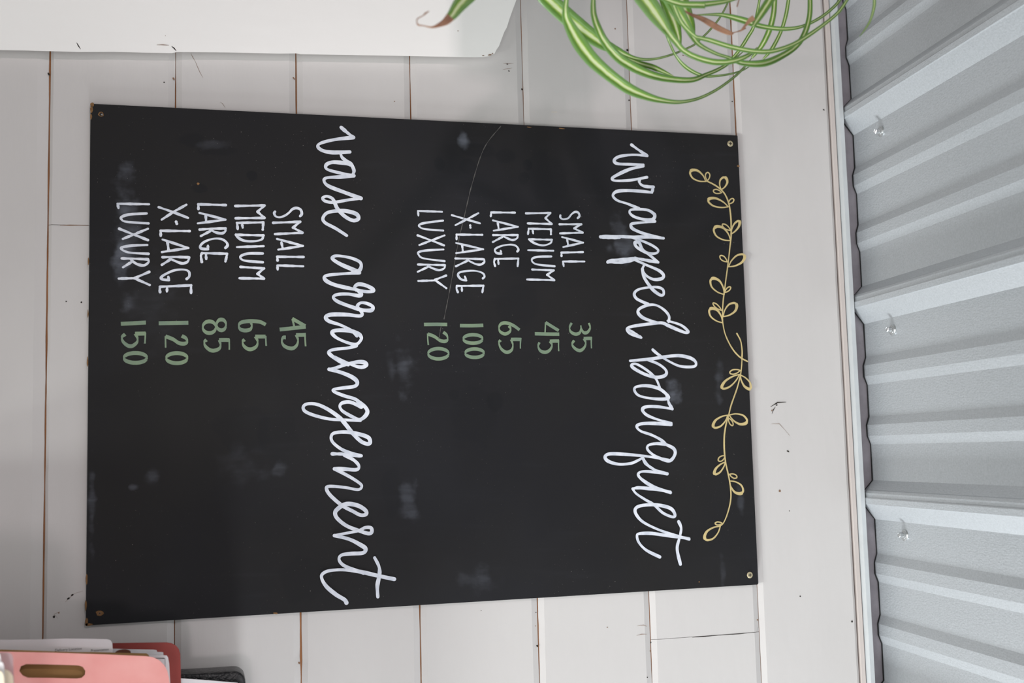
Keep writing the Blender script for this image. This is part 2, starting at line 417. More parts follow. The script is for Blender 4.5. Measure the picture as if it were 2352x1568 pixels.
# black tube along the sheet ends, stands in for the shaded gap there
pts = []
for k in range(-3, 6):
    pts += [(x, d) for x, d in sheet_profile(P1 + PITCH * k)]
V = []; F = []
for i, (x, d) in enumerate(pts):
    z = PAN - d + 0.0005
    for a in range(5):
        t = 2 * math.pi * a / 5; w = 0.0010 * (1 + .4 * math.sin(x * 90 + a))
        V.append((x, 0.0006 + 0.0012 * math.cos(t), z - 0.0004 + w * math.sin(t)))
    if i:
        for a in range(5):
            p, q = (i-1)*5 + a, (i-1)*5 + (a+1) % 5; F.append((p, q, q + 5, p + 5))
link('gap_shade_bead', mesh('gap_shade_bead', V, F), M_gap, ceil)
# roof screws with domed washers, points coming through
def lathe(prof, n=20):
    V = []; F = []
    for r, h in prof:
        for i in range(n):
            t = 2 * math.pi * i / n; V.append((r * math.cos(t), r * math.sin(t), h))
    for j in range(len(prof) - 1):
        for i in range(n):
            a = j*n + i; b = j*n + (i+1) % n; F.append((a, b, b + n, a + n))
    F.append(tuple(range((len(prof)-1)*n, len(prof)*n))); F.append(tuple(range(n-1, -1, -1)))
    return V, F
scr_m = None
for k in range(-2, 5):
    for yy in (-0.078, -1.05):
        x = P1 + PITCH * k + .0165; z = PAN + SL * yy
        if scr_m is None:
            v, f = lathe([(.0075, 0), (.0076, -.0012), (.0064, -.0022), (.0052, -.0024), (.0050, -.0032), (.0036, -.0036)])
            was_m = mesh('washer', v, f); was_m.materials.append(M_screw)
            v, f = lathe([(.0034, -.0034), (.0034, -.0085), (.0028, -.0098), (.0026, -.0098), (.0022, -.0088), (.0010, -.0088)], 6)
            scr_m = mesh('roof_screw', v, f); scr_m.materials.append(M_screw)
        s = bpy.data.objects.new('roof_screw', scr_m); COL.objects.link(s); s.parent = ceil
        s.location = Vector((x, yy, z)) - ceil.location; s.rotation_euler = (math.radians(4.7), math.radians(3 * math.sin(k * 2)), k)
        w = bpy.data.objects.new('washer', was_m); COL.objects.link(w); w.parent = s

# ------------------------------------------------------------------ chalkboard
bd = empty('menu_chalkboard', (0.3, 0, 1.75))
tag(bd, 'black chalkboard price menu with white script lettering screwed to white planks', 'chalkboard')
corners = [(208,238),(1694,311),(1742,1342),(197,1436)]
CW = [at(x, y, BF) for x, y in corners]
def rounded(loop, r, seg=4):
    out = []; n = len(loop)
    for i in range(n):
        p, c, q = Vector(loop[i-1]), Vector(loop[i]), Vector(loop[(i+1) % n])
        rr = r[i] if isinstance(r, (list, tuple)) else r
        if rr <= 0: out.append(tuple(c)); continue
        a = c + (p - c).normalized() * rr; b = c + (q - c).normalized() * rr
        for k in range(seg + 1):
            t = k / seg; out.append(tuple(a * (1-t)**2 + c * 2*t*(1-t) + b * t*t))
    return out
lp = rounded([(p.x, p.z) for p in CW], [.001, .0015, .0025, .001])
plate('panel', [lp], BF, 0.0052, M_board, bd)
# worn bare edges
for d in [(212,240,4,5,0),(210,252,3,8,0),(209,268,2,7,0),(199,1428,3,9,0),(203,1434,8,3,0),(633,1408,5,2,12),(1672,1430/1.36+2,0.1,0.1,0),(1290,295,8,1.4,4),(1215,292,6,1.2,4),
          (229,1408,8,6,10),(1696,381,4,3,0),(455,422,3,3,0),(1606,1336,2,1.4,0),(199,1330,2,12,0),(197,1390,2,12,0),(203,600,1.5,9,0),(201,830,1.5,12,0),(202,720,1.2,10,0)]:
    V, F = dots_mesh([d], BF - 0.0002); link('bare_chip', mesh('bare_chip', V, F), M_chip, bd)
# screws
def cross_screw(px, py, r, proud, m):
    c = at(px, py, BF)
    v, f = lathe([(r, 0), (r, proud * .5), (r * .8, proud), (r * .35, proud)], 20)
    v = [(c.x + x, c.y - h, c.z + y) for x, y, h in v]
    s = link('screw', mesh('screw', v, f), m, bd, False)
    bm = bmesh.new(); bm.from_mesh(s.data); bmesh.ops.recalc_face_normals(bm, faces=bm.faces[:]); bm.to_mesh(s.data); bm.free()
    V = []; F = []
    for a, b in ((r * .55, r * .13), (r * .13, r * .55)):
        q = len(V); y = c.y - proud - .00008
        V += [(c.x - a, y, c.z - b), (c.x + a, y, c.z - b), (c.x + a, y, c.z + b), (c.x - a, y, c.z + b)]; F.append((q, q+1, q+2, q+3))
    link('screw_slot', mesh('screw_slot', V, F), M_dark, s)
cross_screw(1677, 330, .0041, .0010, M_brass); cross_screw(1722, 1320, .0041, .0010, M_brass)
V, F = dots_mesh([(232,262,6,6,0)], BF - .0002); link('screw_hole', mesh('screw_hole', V, F), M_chip, bd)
V, F = dots_mesh([(232.5,262.5,4,4,0)], BF - .0003); link('screw_hole', mesh('screw_hole', V, F), M_dark, bd)
cross_screw(234, 263, .0010, .0006, M_screw); cross_screw(229, 1408, .0018, .0005, M_rust)

# ---- lettering, stroke by stroke, drawn on the board's face
def strokes(txt, ox, oy, s):
    out = []
    for part in txt.replace('\n', ' ').split('|'):
        part = part.strip()
        if not part: continue
        poly = part[0] == '/'
        P = [tuple(float(v) for v in q.split(',')) for q in part.lstrip('/').split()]
        P = [(x / s + ox, y / s + oy) for x, y in P]
        out.append((poly, P))
    return out
def ribbon(V, F, P, wfun, Y, cap=True):
    Q = [at(x, y, Y - 2.5e-6 * i) for i, (x, y) in enumerate(P)]; n = len(Q)
    W_ = []
    for i in range(n):
        t = Q[min(i+1, n-1)] - Q[max(i-1, 0)]
        if t.length < 1e-9: t = Vector((1,0,0))
        t.normalize(); w = wfun(i / max(n-1, 1), t) * 0.5; W_.append(w)
        nr = Vector((-t.z, 0, t.x)); V += [Q[i] + nr * w, Q[i] - nr * w]
        if i: a = len(V) - 4; F.append((a, a+2, a+3, a+1))
    if cap:
        for i in (0, n - 1):
            b = len(V); r = W_[i]
            V += [Q[i] + Vector((r * math.cos(2*math.pi*k/10), -6e-6 if i else 8e-6, r * math.sin(2*math.pi*k/10))) for k in range(10)]
            F.append(tuple(range(b, b + 10)))
PXM = 0.000515
def lettering(name, st, wpx, m, Y=BF - 0.00035, chisel=None, seed=0, parent=None):
    V = []; F = []; cnt = 0
    for si, (poly, P) in enumerate(st):
        segs = []
        if poly: segs = [[P[i], P[i+1]] for i in range(len(P) - 1)]
        else:
            cur = [P[0]]
            for i in range(1, len(P)):
                cur.append(P[i])
                if 0 < i < len(P) - 1:
                    a = Vector(P[i]) - Vector(P[i-1]); b = Vector(P[i+1]) - Vector(P[i])
                    if a.length > 0 and b.length > 0 and a.angle(b) > math.radians(118): segs.append(cur); cur = [P[i]]
            segs.append(cur)
        for sg in segs:
            R = catmull(sg, 10)
            if chisel:
                wf = lambda u, t: (chisel[0] + (chisel[1] - chisel[0]) * abs(t.z)) * PXM
            else:
                wf = lambda u, t: wpx * PXM * (1 + .16 * math.sin(u * 7 + si * 2 + seed) + .08 * math.sin(u * 23 + si))
            ribbon(V, F, R, wf, Y - 0.000018 * cnt, cap=not chisel); cnt += 1
    return link(name, mesh(name, V, F), m, parent or bd)

A = (680, 270, 2.752); B = (680, 820, 2.704); C = (1360, 310, 3.2); D = (1360, 780, 2.958)
EE = (250, 440, 3.734); FF = (930, 460, 3.92); G = (1560, 370, 3.267); H = (1560, 760, 3.133)
w_vase = strokes('''285,62 320,92 362,125|362,125 250,138 165,158 137,180 165,207 230,220 340,217|280,218 290,250 320,275 350,298 366,335 358,360|
345,300 310,288 230,282 190,300 200,328 300,355 365,367|365,367 280,375 195,380 177,400 205,432 300,470 410,510|410,510 330,520 240,535 185,528 168,508 195,497 230,512 247,545 265,580 310,625 360,650 393,640 385,612 340,595 280,588 200,600 170,635 185,665 250,700 320,745''', *A)
w_arr = strokes('''385,970 300,935 245,905 230,885 260,873 340,885 400,910 412,940 395,970 360,972|400,980 320,985 220,993 180,1005 190,1030 240,1055 320,1075 372,1085|
380,1090 370,1070 395,1053 440,1060 480,1080 488,1096 450,1100 395,1090 370,1078|392,1092 412,1115 395,1125 330,1115 260,1118 235,1135 260,1160 320,1185 395,1210|
400,1212 388,1190 410,1170 450,1175 485,1195 475,1217 430,1217 385,1207|403,1215 418,1240 400,1253 320,1245 220,1245 187,1262 210,1287 280,1310 350,1345 385,1380|
385,1360 330,1345 250,1345 228,1360 255,1390 320,1420 380,1432 412,1400 405,1375 385,1360|380,1440 330,1455 240,1465 207,1480 225,1505 280,1540 330,1562''', *A) + strokes('''
240,0 330,40 400,62 437,50 425,33 380,30 310,45 250,65 205,75|205,75 280,95 350,125 380,155 365,180 300,190 235,200 238,215 300,240 370,262 415,302|405,310 340,280 290,283 272,305 290,335 350,370 395,387 430,365 443,335 425,305 385,275|
400,394 320,390 210,384 110,360 55,335 45,308 70,290 130,293 200,325 270,375 310,420 350,470 400,520 440,538 460,530 450,500 400,480 320,465 240,470 218,495 230,530 280,570 340,595 405,612|405,612 300,602 225,600|300,605 360,640 390,675 375,698 300,695 238,693|
238,693 320,735 385,775 408,800 385,822 300,808 205,802 190,820 215,860 285,920 350,955 400,980 435,975 430,950 380,920 310,912 255,945 243,975 265,1010 320,1050 400,1080 450,1095 470,1085 465,1060 430,1058 385,1078 300,1095 238,1107|238,1107 330,1130 400,1165 432,1190 415,1215 340,1220 280,1230 268,1260 300,1295 380,1325 420,1340|
610,1378 500,1355 400,1332 300,1320 210,1325 165,1345 160,1375 190,1425 250,1475 300,1505 313,1525|488,1245 515,1300 518,1350 505,1420 508,1488''', *B)
w_wrap = strokes('''290,72 345,112 405,152|405,152 300,145 200,158 163,185 185,210 280,215 378,218|376,228 280,250 190,290 148,318 170,335 280,332 403,310|350,325 348,350 380,375 450,382|450,382 440,422|440,422 350,412 250,408 180,415 153,445 185,480 260,505 345,540|
460,600 455,580 410,552 340,545 285,550 277,572 310,600 380,620 440,622 462,600|462,634 400,640 300,650 285,668 310,695 400,730 525,758|525,758 400,750 300,750 200,745 100,742 60,747|62,748 120,756 200,752|290,752 360,775 440,810 485,845 470,868 420,870 370,850 325,820 315,790 345,790 370,840 420,880 485,935|
485,935 400,920 315,903|315,908 230,913 140,920 115,934|118,932 200,936 300,920|310,915 400,955 490,995 525,1030 510,1055 450,1060 395,1030 370,990 380,960|370,985 380,1040 410,1090 450,1140 500,1175 525,1170 520,1135 480,1118 410,1120 340,1135 310,1165 325,1200 370,1225 412,1243|
563,1370 565,1330 530,1285 470,1250 410,1250 350,1275 338,1305 370,1340 430,1365 480,1380|555,1365 650,1395 705,1440 690,1452 640,1435 560,1400 510,1380 420,1388 300,1405 255,1425 280,1460 360,1488|262,1432 310,1455 355,1485''', *C)
w_bouq = strokes('''412,68 450,100 520,145 600,180 690,182 705,155 670,125 590,108 500,115 400,130 258,143|380,137 450,165 500,205 498,240 440,255 360,235 285,195 268,172 300,165 370,205 430,260 460,325|510,385 500,365 450,330 370,312 300,320 288,345 320,380 400,398 480,403 520,395 510,375|515,395 522,430 545,470|
545,470 450,455 370,455 342,475 370,510 440,540 538,567|538,577 430,568 340,570 303,588 330,620 400,645 460,675 495,705|500,710 440,705 385,715 375,740 400,770 450,800 525,822 562,780 555,740 500,710|525,818 430,800 330,787 220,778 120,775 88,795 110,825 180,845 260,840 310,820 345,800|345,805 370,845 430,885 510,910|510,910 420,898 340,895 313,915 340,950 420,1000 533,1038|
533,1032 420,1015 320,1005 275,1012 300,1045 360,1085 420,1120 480,1175 545,1203 563,1190 540,1150 480,1128 400,1120 320,1130 292,1155 305,1195 350,1240 440,1285 540,1320 660,1355|660,1350 560,1335 480,1325 400,1315 320,1317 305,1335 320,1380 370,1430 460,1475|588,1235 605,1280 595,1340 578,1420 600,1525''', *D)
for i, w in enumerate((w_vase, w_arr, w_wrap, w_bouq)): lettering('lettering', w, 8.2 if i < 2 else 7.4, M_white, seed=i)
# the doubled, brushed-over strokes of the script
def halo(st, dx, dy): return [(p, [(x + dx, y + dy) for x, y in P]) for p, P in st]

sizes_vase = ['''1640,210 1655,190 1645,155 1610,140 1575,150 1545,180 1510,205 1465,220 1430,210 1418,185 1425,172|/1410,267 1640,258 1580,308 1660,352 1425,364|/1443,405 1665,465 1453,497|/1480,435 1492,490|/1670,560 1445,558 1447,590|/1668,640 1445,632 1448,668''',
'''/1085,123 1335,118 1275,172 1335,225 1088,228|/1320,325 1325,263 1100,268 1105,322|/1143,280 1148,308|1090,370 1200,372 1325,375|1325,375 1310,410 1240,425 1160,420 1110,395 1090,368|/1098,475 1328,467|1320,530 1200,530 1135,550 1130,570 1170,592 1320,605|/1130,645 1330,658 1275,705 1330,745 1120,742''',
'''/1003,115 768,108 768,150|/778,182 1000,240 762,272|/830,205 835,255|780,325 880,318 1000,315|1000,315 998,340 970,357 920,350 870,325|/875,335 790,380|1000,482 1018,460 1005,430 960,405 890,405 820,430 785,465 795,488 850,493|/850,493 850,462|/1000,598 1015,532 800,527|800,527 790,550 797,602|/833,540 835,577''',
'''428,133 550,175 680,225|/665,112 560,170 453,240|/577,258 583,275|/693,338 445,335 445,378|/460,410 682,483 455,518|/503,430 512,500|460,562 580,560 690,563|690,563 675,600 630,615 570,595 520,572|/530,580 455,627|668,748 690,725 685,685 640,668 560,675 480,710 450,735 460,752 515,758|/515,758 510,730|/705,870 705,803 440,815|440,815 436,840 440,862|/500,822 498,857''',
'''/345,108 75,103 83,142|323,187 180,195 112,215 107,235 150,258 340,272|90,318 220,370 335,415|/335,318 220,365 120,405|330,457 200,462 122,475 107,490 140,512 200,525 340,533|112,572 220,575 335,580|335,580 340,605 300,632 240,620 190,585|/200,600 122,648|/345,688 220,742|/350,800 220,742 85,745''']
sizes_wrap = ['''1555,160 1572,140 1560,110 1530,105 1500,125 1470,160 1425,170 1400,155 1400,135|/1393,215 1588,215 1525,252 1600,290 1397,297|/1415,330 1605,380 1425,420|/1460,350 1470,400|/1603,465 1410,470 1410,500|/1618,550 1422,550 1430,592''',
'''/1090,117 1310,113 1265,160 1322,212 1107,207|/1315,305 1315,260 1115,255 1108,305|/1150,268 1155,297|1118,350 1220,352 1322,355|1322,355 1310,385 1250,405 1190,395 1140,370 1118,350|/1108,448 1337,453|1318,505 1200,508 1147,525 1150,555 1200,578 1348,593|/1147,622 1340,630 1280,670 1345,718 1100,712''',
'''/990,110 778,108 773,143|/793,180 1018,238 798,273|/835,195 845,262|795,312 900,312 1015,312|1015,312 1010,340 970,357 920,340 880,318|/885,325 792,375|1012,460 1022,440 1000,410 950,398 870,410 812,440 825,473 868,480|/868,480 862,452|/1015,592 1022,523 810,527|810,527 803,555 812,590|/840,540 843,572''',
'''423,133 550,170 677,207|/662,115 560,170 455,223|/588,225 590,245|/697,310 465,308 465,350|/460,383 705,440 462,475|/515,400 522,462|455,523 600,526 712,530|712,530 715,555 680,578 630,570 560,535|/570,540 460,593|702,702 717,685 700,655 640,635 560,635 490,650 480,680 510,712 552,720|/552,720 540,685|/697,828 707,768 468,770|468,770 465,795 477,827|/512,780 514,818''',
'''/335,103 117,95 122,138|343,182 200,200 138,215 130,235 180,258 345,272|115,315 250,365 352,405|/357,315 240,360 130,402|348,442 200,450 127,465 124,490 170,522 357,547|118,577 240,580 360,583|360,583 355,610 310,628 260,615 205,590|/215,595 115,643|/370,677 270,715|/373,790 275,720 120,725''']
for i, t in enumerate(sizes_vase): lettering('lettering', strokes(t, *EE), 5.6, M_white, seed=i)
for i, t in enumerate(sizes_wrap): lettering('lettering', strokes(t, *FF), 5.0, M_white, seed=i)
def oval(cx, cy, a, b):
    return ' '.join('%.1f,%.1f' % (cx + a * math.cos(t * math.pi / 8 + .3), cy + b * math.sin(t * math.pi / 8 + .3)) for t in range(17))
five = lambda *a: a
pr_vase = ['1572,1088 1625,1118 1685,1152|/1575,1092 1592,1168|1465,1182 1580,1170 1688,1158|1682,1222 1684,1270 1688,1326|1690,1226 1650,1228 1605,1228|1605,1228 1622,1270 1612,1315 1580,1342 1540,1340 1500,1318 1484,1282 1495,1252 1518,1250',
 '1346,1140 1290,1115 1200,1110 1135,1122 1115,1150 1130,1180 1170,1190 1212,1180 1226,1150 1218,1122|1346,1236 1347,1280 1350,1322|1344,1242 1300,1242 1255,1242|1255,1242 1275,1280 1268,1322 1232,1348 1192,1348 1157,1320 1148,1285 1165,1268',
 oval(965,1142,40,46) + '|' + oval(862,1162,56,50) + '|1032,1262 1033,1310 1033,1355|1034,1272 990,1271 945,1272|945,1272 958,1310 946,1345 900,1363 860,1353 826,1320 820,1288 838,1270',
 '428,1128 550,1126 682,1124|625,1236 660,1256 672,1285 648,1303 600,1297 550,1265 485,1240|485,1238 486,1290 487,1337|' + oval(583,1427,90,43),
 '103,1133 210,1128 318,1122|314,1208 312,1255 309,1302|316,1216 270,1217 225,1218|225,1218 245,1255 240,1292 200,1323 160,1318 122,1285 113,1248 140,1222']
pr_vase[4] += '|' + oval(228,1425,98,42)
pr_wrap = ['1655,1103 1668,1145 1645,1185 1612,1190 1590,1160 1584,1125|1588,1150 1572,1192 1532,1203 1492,1180 1484,1140 1502,1103|1680,1232 1678,1280 1680,1332|1684,1242 1650,1242 1610,1244|1610,1244 1628,1282 1614,1325 1576,1352 1532,1333 1506,1295 1524,1260',
 '1266,1098 1325,1135 1385,1172|/1266,1098 1262,1192|1170,1200 1280,1203 1390,1204|1384,1258 1383,1305 1385,1357|1388,1266 1345,1266 1305,1268|1305,1268 1324,1302 1306,1345 1265,1367 1220,1353 1200,1312 1212,1278',
 '1032,1166 980,1128 920,1104 872,1108 848,1140 858,1180 900,1202 940,1185 952,1155 935,1130|1044,1238 1040,1285 1040,1334|1048,1252 1000,1251 955,1252|955,1252 972,1300 960,1347 915,1367 867,1335 847,1282 862,1258',
 '495,1127 600,1128 706,1124|' + oval(613,1247,86,38) + '|' + oval(628,1375,84,38),
 '172,1117 280,1116 381,1117|345,1186 376,1212 384,1250 363,1268 320,1262 265,1225 205,1202|204,1198 206,1250 211,1302|' + oval(302,1380,92,46)]
for t in pr_vase: lettering('price', strokes(t, *EE), 0, M_green, chisel=(3.4, 9.0))
for t in pr_wrap: lettering('price', strokes(t, *FF), 0, M_green, chisel=(3.2, 8.6))
# gold leafy vine along the top of the board
vine = strokes('205,148 265,178 315,215 350,260 375,330 388,430 390,550 380,650 365,780 345,930 330,1050 325,1150 330,1230 350,1310 395,1400 450,1465 512,1502|433,1293 460,1345 472,1420 470,1485', *G) + \
       strokes('415,20 445,80 452,180 445,290 420,400 375,530 357,600 340,660 325,750 325,860 335,950 355,1040 370,1130 370,1220 345,1320 315,1385 285,1405', *H)
vo = lettering('gold_vine', vine, 3.6, M_gold); vo['label'] = 'gold hand-drawn leafy vine'
def leaf_loop(bx, by, tx, ty, hw, org, s):
    b = Vector((bx, by)); t = Vector((tx, ty)); ax = t - b; n = Vector((-ax.y, ax.x)).normalized() * hw
    P = [b, b + ax*.30 + n*.72, b + ax*.68 + n, b + ax*.95 + n*.55, t + ax*.02, b + ax*.95 - n*.55, b + ax*.68 - n, b + ax*.30 - n*.72, b]
    return [(p.x / s + org[0], p.y / s + org[1]) for p in P]
for L_, org, s in (([(200,152,88,78,34),(212,146,214,86,17),(316,214,342,124,28),(318,236,258,222,15),(368,342,222,292,30),(370,320,407,284,14),(388,548,448,452,20),(386,520,326,475,14),
                     (386,596,268,502,40),(370,792,486,708,32),(360,755,308,712,16),(338,1000,245,886,37),(342,985,384,945,12),(330,1166,424,1072,34),(318,1120,256,1066,12),(326,1212,234,1112,34)], G[:2], G[2]),
                   ([(440,283,366,300,16),(434,312,312,408,26),(440,316,510,412,24),(350,605,250,688,28),(360,604,484,652,34),(354,625,384,678,12),(330,896,284,932,16),(332,942,258,1026,20),
                     (362,1030,414,1052,14),(362,1078,452,1160,34),(312,1384,260,1384,11),(296,1404,190,1494,34)], H[:2], H[2])):
    for q in L_:
        P = leaf_loop(*q, org, s); R = catmull(P, 6); V = []; F = []
        big = q[4] > 18
        ribbon(V, F, R, lambda u, t: (3.0 + (4.6 if big else 0.4) * (math.sin(math.pi * u) ** 2) * (0.6 + 0.6 * (u < .5))) * PXM, BF - 0.0004, True)
        link('vine_leaf', mesh('vine_leaf', V, F), M_gold, vo)
# long curved chalk scratch
V = []; F = []
sc = catmull([(1150,290),(1112,340),(1085,420),(1068,490),(1052,560),(1036,650),(1020,732)], 10)
ribbon(V, F, sc, lambda u, t: (1.7 + .9 * math.sin(u * 90)) * PXM, BF - .0003)
ribbon(V, F, [(1013,750),(1008,778)], lambda u, t: 1.6 * PXM, BF - .0006)
link('chalk_scratch', mesh('chalk_scratch', V, F), M_chalk, bd)

# ------------------------------------------------------------------ white painted board standing in front of the wall
YP = -0.017
edge = [(-400,113),(0,115),(60,116),(150,118.5),(185,119.5),(260,119),(330,121),(395,122),(407,119.5),(520,120.5),(640,123),(680,122.5),(690,124.5),(790,126),(900,128),(1000,130),(1060,131),(1090,131.5),
        (1110,131),(1124,129),(1131,125),(1136,123),(1141,113),(1146,106),(1152,90),(1158,74),(1164,63),(1172,38),(1180,16),(1186,0),(1206,-52)]
lp = []
for x, y in edge:
    p = at(x, y, YP); lp.append((p.x, p.z))
e0 = lp[0]; lp[0] = (e0[0], 0.0)
lp += [(-0.42, lp[-1][1] + 0.09), (-0.42, 0.0)]
wp = empty('white_board', (-0.2, -0.05, 0.0))
tag(wp, 'upright white painted timber board with a sloping clipped top end', 'board')
bf = plate('board_face', [lp], YP, 0.008, M_cream, wp, 0.0)
for v in bf.data.vertices:                                  # edges cut back at a slant behind the face
    if v.co.y > YP + 0.004: v.co.x -= 0.0045; v.co.z -= 0.0 if v.co.z < 0.1 else 0.003
for z in (0.5, 2.05): box('batten', (-0.40, -0.14, -0.009, -0.0005, z, z + 0.05), M_cream, wp)
for pts, w in [([(176,98),(180,105),(185,113)], 2.2), ([(360,103),(375,103),(388,104)], 1.8), ([(394,106),(400,111),(405,117)], 2.6)]:
    V, F = strip_mesh([(pts, w)], YP - .0002); link('hair_crack', mesh('hair_crack', V, F), M_rust if w < 2 else M_dark, wp)
for d in [(1052,71,1.4,1.2,0),(1125,126,5,1.6,-12),(1110,128,3,1.2,-8),(1131,123,2,1.4,-30),(380,82,.8,.6,0)]:
    V, F = dots_mesh([d], YP - .0002); link('paint_chip', mesh('paint_chip', V, F), M_rust, wp)

# ------------------------------------------------------------------ shelf just out of frame and the stationery standing on it
ZS = 1.545
sh = empty('wall_shelf', (0.85, 0, ZS - 0.02)); tag(sh, 'white painted wall shelf under the standing red folder', 'shelf')
box('shelf_board', (0.42, 1.5, -0.345, 0.0, ZS - 0.02, ZS), M_shelf, sh, 0.001)
for x in (0.60, 1.14): box('bracket', (x, x + 0.03, -0.20, 0.0, ZS - 0.14, ZS - 0.02), M_shelf, sh, 0.001)

def px_loop(pts, Y, xr, radii=None):
    """left/top outline from picture points on plane y=Y (picture up = room left), closed down to the shelf; xr = right side"""
    P = [at(x, y, Y) for x, y in pts]; P = [(p.x, p.z) for p in P]
    L0 = P[0]; sl = (P[1][0] - P[0][0]) / max(P[1][1] - P[0][1], 1e-6)
    xb = L0[0] - sl * (L0[1] - ZS)
    top = P[-1]
    return [(xb, ZS)] + P + [(xr, top[1]), (xr, ZS)]
fo = empty('document_folder', (0.72, -0.11, ZS))
tag(fo, 'red card document folder with a slotted front cover, stuffed with papers', 'folder')
# front cover with its finger slot
fc = [(0,1496),(120,1498.5),(240,1502.5),(335,1506.5),(352,1509),(366,1516),(377,1527),(384,1540),(388,1556),(391,1580)]
slot = []
for x, y in [(60,1524.5),(100,1525),(150,1526.5),(180,1527.5),(190,1531),(196,1540),(195,1549),(188,1556),(176,1558),(120,1556.5),(64,1556),(52,1551),(44,1541),(47,1530)]:
    p = at(x, y, -0.14); slot.append((p.x, p.z))
plate('front_cover', [px_loop(fc, -0.14, 0.87), slot], -0.14, 0.0012, M_red_lit, fo)
bc = [(0,1477),(180,1477.5),(270,1476.5),(340,1475.5),(382,1475),(395,1477),(405,1483),(411,1491),(414,1502),(415,1530),(416,1580)]
plate('back_cover', [px_loop(bc, -0.080, 0.87)], -0.080, 0.0012, M_red_shade, fo)
box('spine', (0.87, 0.8715, -0.14, -0.0788, ZS, 1.83), M_red_shade, fo)

def sheet(name, pts, Y, xr, m, label, cat, group=None, th=0.0006):
    t = plate(name, [px_loop(pts, Y, xr)], Y, th, m); tag(t, label, cat, group); return t
ds = sheet('divider_sheet', [(0,1469),(90,1468),(150,1466),(200,1466.5),(246,1467.5),(254,1470),(258,1477),(259.5,1500),(262,1570)], -0.1225, 0.85, M_paper,
      'white divider sheet with printed headings, highest of the papers in the red folder', 'paper')
def printed(txt, px, py, wpx, Y, parent):
    cu = bpy.data.curves.new('tmp', 'FONT'); cu.body = txt; cu.size = 1.0
    t = bpy.data.objects.new('tmp', cu); COL.objects.link(t); dg = bpy.context.evaluated_depsgraph_get()
    me = bpy.data.meshes.new_from_object(t.evaluated_get(dg)); bpy.data.objects.remove(t, do_unlink=True); bpy.data.curves.remove(cu)
    xs = [v.co.x for v in me.vertices]; c = at(px, py, Y); e = at(px + wpx, py, Y); s = (e - c).length / (max(xs) - min(xs))
    for v in me.vertices: v.co = Vector((c.x - v.co.y * s, Y - 0.0002, c.z + (v.co.x - min(xs)) * s))
    me.flip_normals(); me.materials.clear(); link('printed_heading', me, M_ink, parent)
printed('Delivery Location', 126.5, 1495.5, 61, -0.1225, ds)
printed('Presentation', 209, 1496, 40.5, -0.1225, ds)
for i, (pts, Y, lab) in enumerate([([(100,1489),(265,1489.5),(290,1490.5),(352,1491.5),(359,1492.5),(362,1498),(366,1520)], -0.106, 'white paper with a folded corner, hindmost loose sheet in the red folder'),
                      ([(100,1495),(340,1496),(371,1497),(375,1497.8),(375.5,1504),(376,1520)], -0.112, 'white paper with a square corner, middle loose sheet in the red folder'),
                      ([(100,1503),(340,1504),(378,1504.5),(383,1505),(386,1510),(388.5,1524),(391,1570)], -0.118, 'white printed form with a ruled box, foremost loose sheet in the red folder')]):
    o = sheet('loose_paper', pts, Y, 0.84, M_paper, lab, 'paper', 'loose papers in the red folder')
    if i == 2:
        V, F = strip_mesh([([(345,1511),(376,1511.3),(379,1512),(379.5,1540)], 1.6)], -0.1183); link('ruled_box', mesh('ruled_box', V, F), M_ink, o)
ma = empty('manila_card', (0.72, -0.127, ZS)); tag(ma, 'brown manila card just behind the red front cover', 'card')
plate('card', [px_loop([(0,1499),(212,1497.5),(300,1499.5),(336,1500.5),(342,1505),(345,1530)], -0.127, 0.82)], -0.127, 0.0016, M_manila, ma)
plate('dark_edge', [px_loop([(211,1498.5),(214,1498.6),(300,1501),(334,1502),(340,1506),(342,1520)], -0.1305, 0.81)], -0.1305, 0.0008, M_manila, ma)
v = []; 
c = at(282, 1499, -0.124)
kb = plate('round_tab', [[(c.x + .0035 * math.cos(t * .4) - .0, c.z + .0078 * math.sin(t * .4)) for t in range(16)]], -0.124, 0.002, M_brown, ma, 0.0004)

# plastic pocket, cream dividers and white papers nearest the camera
pk = sheet('plastic_pocket', [(-160,1494),(-60,1497),(15,1497.8),(22,1499),(27,1503),(29.5,1510),(31,1540),(33,1580)], -0.300, 0.81, M_plastic,
      'clear plastic pocket with a rounded corner, standing before the red folder', 'pocket', th=0.0008)
sheet('index_divider', [(-160,1530),(-60,1534),(8,1536.5),(18,1539),(25,1545),(29.5,1553),(31.5,1575)], -0.310, 0.80, M_buff, 'cream index divider in front of the clear pocket, with white paper before it', 'divider', 'cream index dividers')
sheet('index_divider', [(-160,1535),(-60,1537),(-8,1538),(2,1541),(7,1547),(9,1556),(10,1580)], -0.326, 0.78, M_buff, 'cream index divider standing nearest to the camera', 'divider', 'cream index dividers')
sheet('white_card', [(-160,1512),(-60,1516),(3,1520),(7,1523),(9,1530),(11,1560)], -0.320, 0.79, M_paper, 'white card between the two cream index dividers, shorter of the white ones', 'paper')
sheet('white_card', [(-160,1488),(-60,1494),(-4,1500),(0,1503),(2,1512),(4.5,1545)], -0.316, 0.79, M_paper, 'white card between the cream index dividers, reaching farthest left', 'paper')

# black hammered metal case behind the folder
Yc0, Yc1 = -0.020, -0.058
cs = empty('metal_case', (0.75, -0.04, ZS)); tag(cs, 'black hammered-finish metal case with a rounded corner behind the red folder', 'case')
co = [(417,1549),(480,1546),(535,1542),(545,1542.5),(553,1546),(560,1552),(563.5,1561),(564.5,1575)]
plate('case_body', [px_loop(co, Yc1, 0.86)], Yc1, Yc1 * -1 + Yc0, M_black, cs, 0.0022)
sheet('cover_sheet', [(300,1547),(417,1557.5),(480,1562),(545,1567.5),(552,1572),(553,1590)], -0.068, 0.85, M_paper, 'white sheet leaning against the black metal case', 'paper')

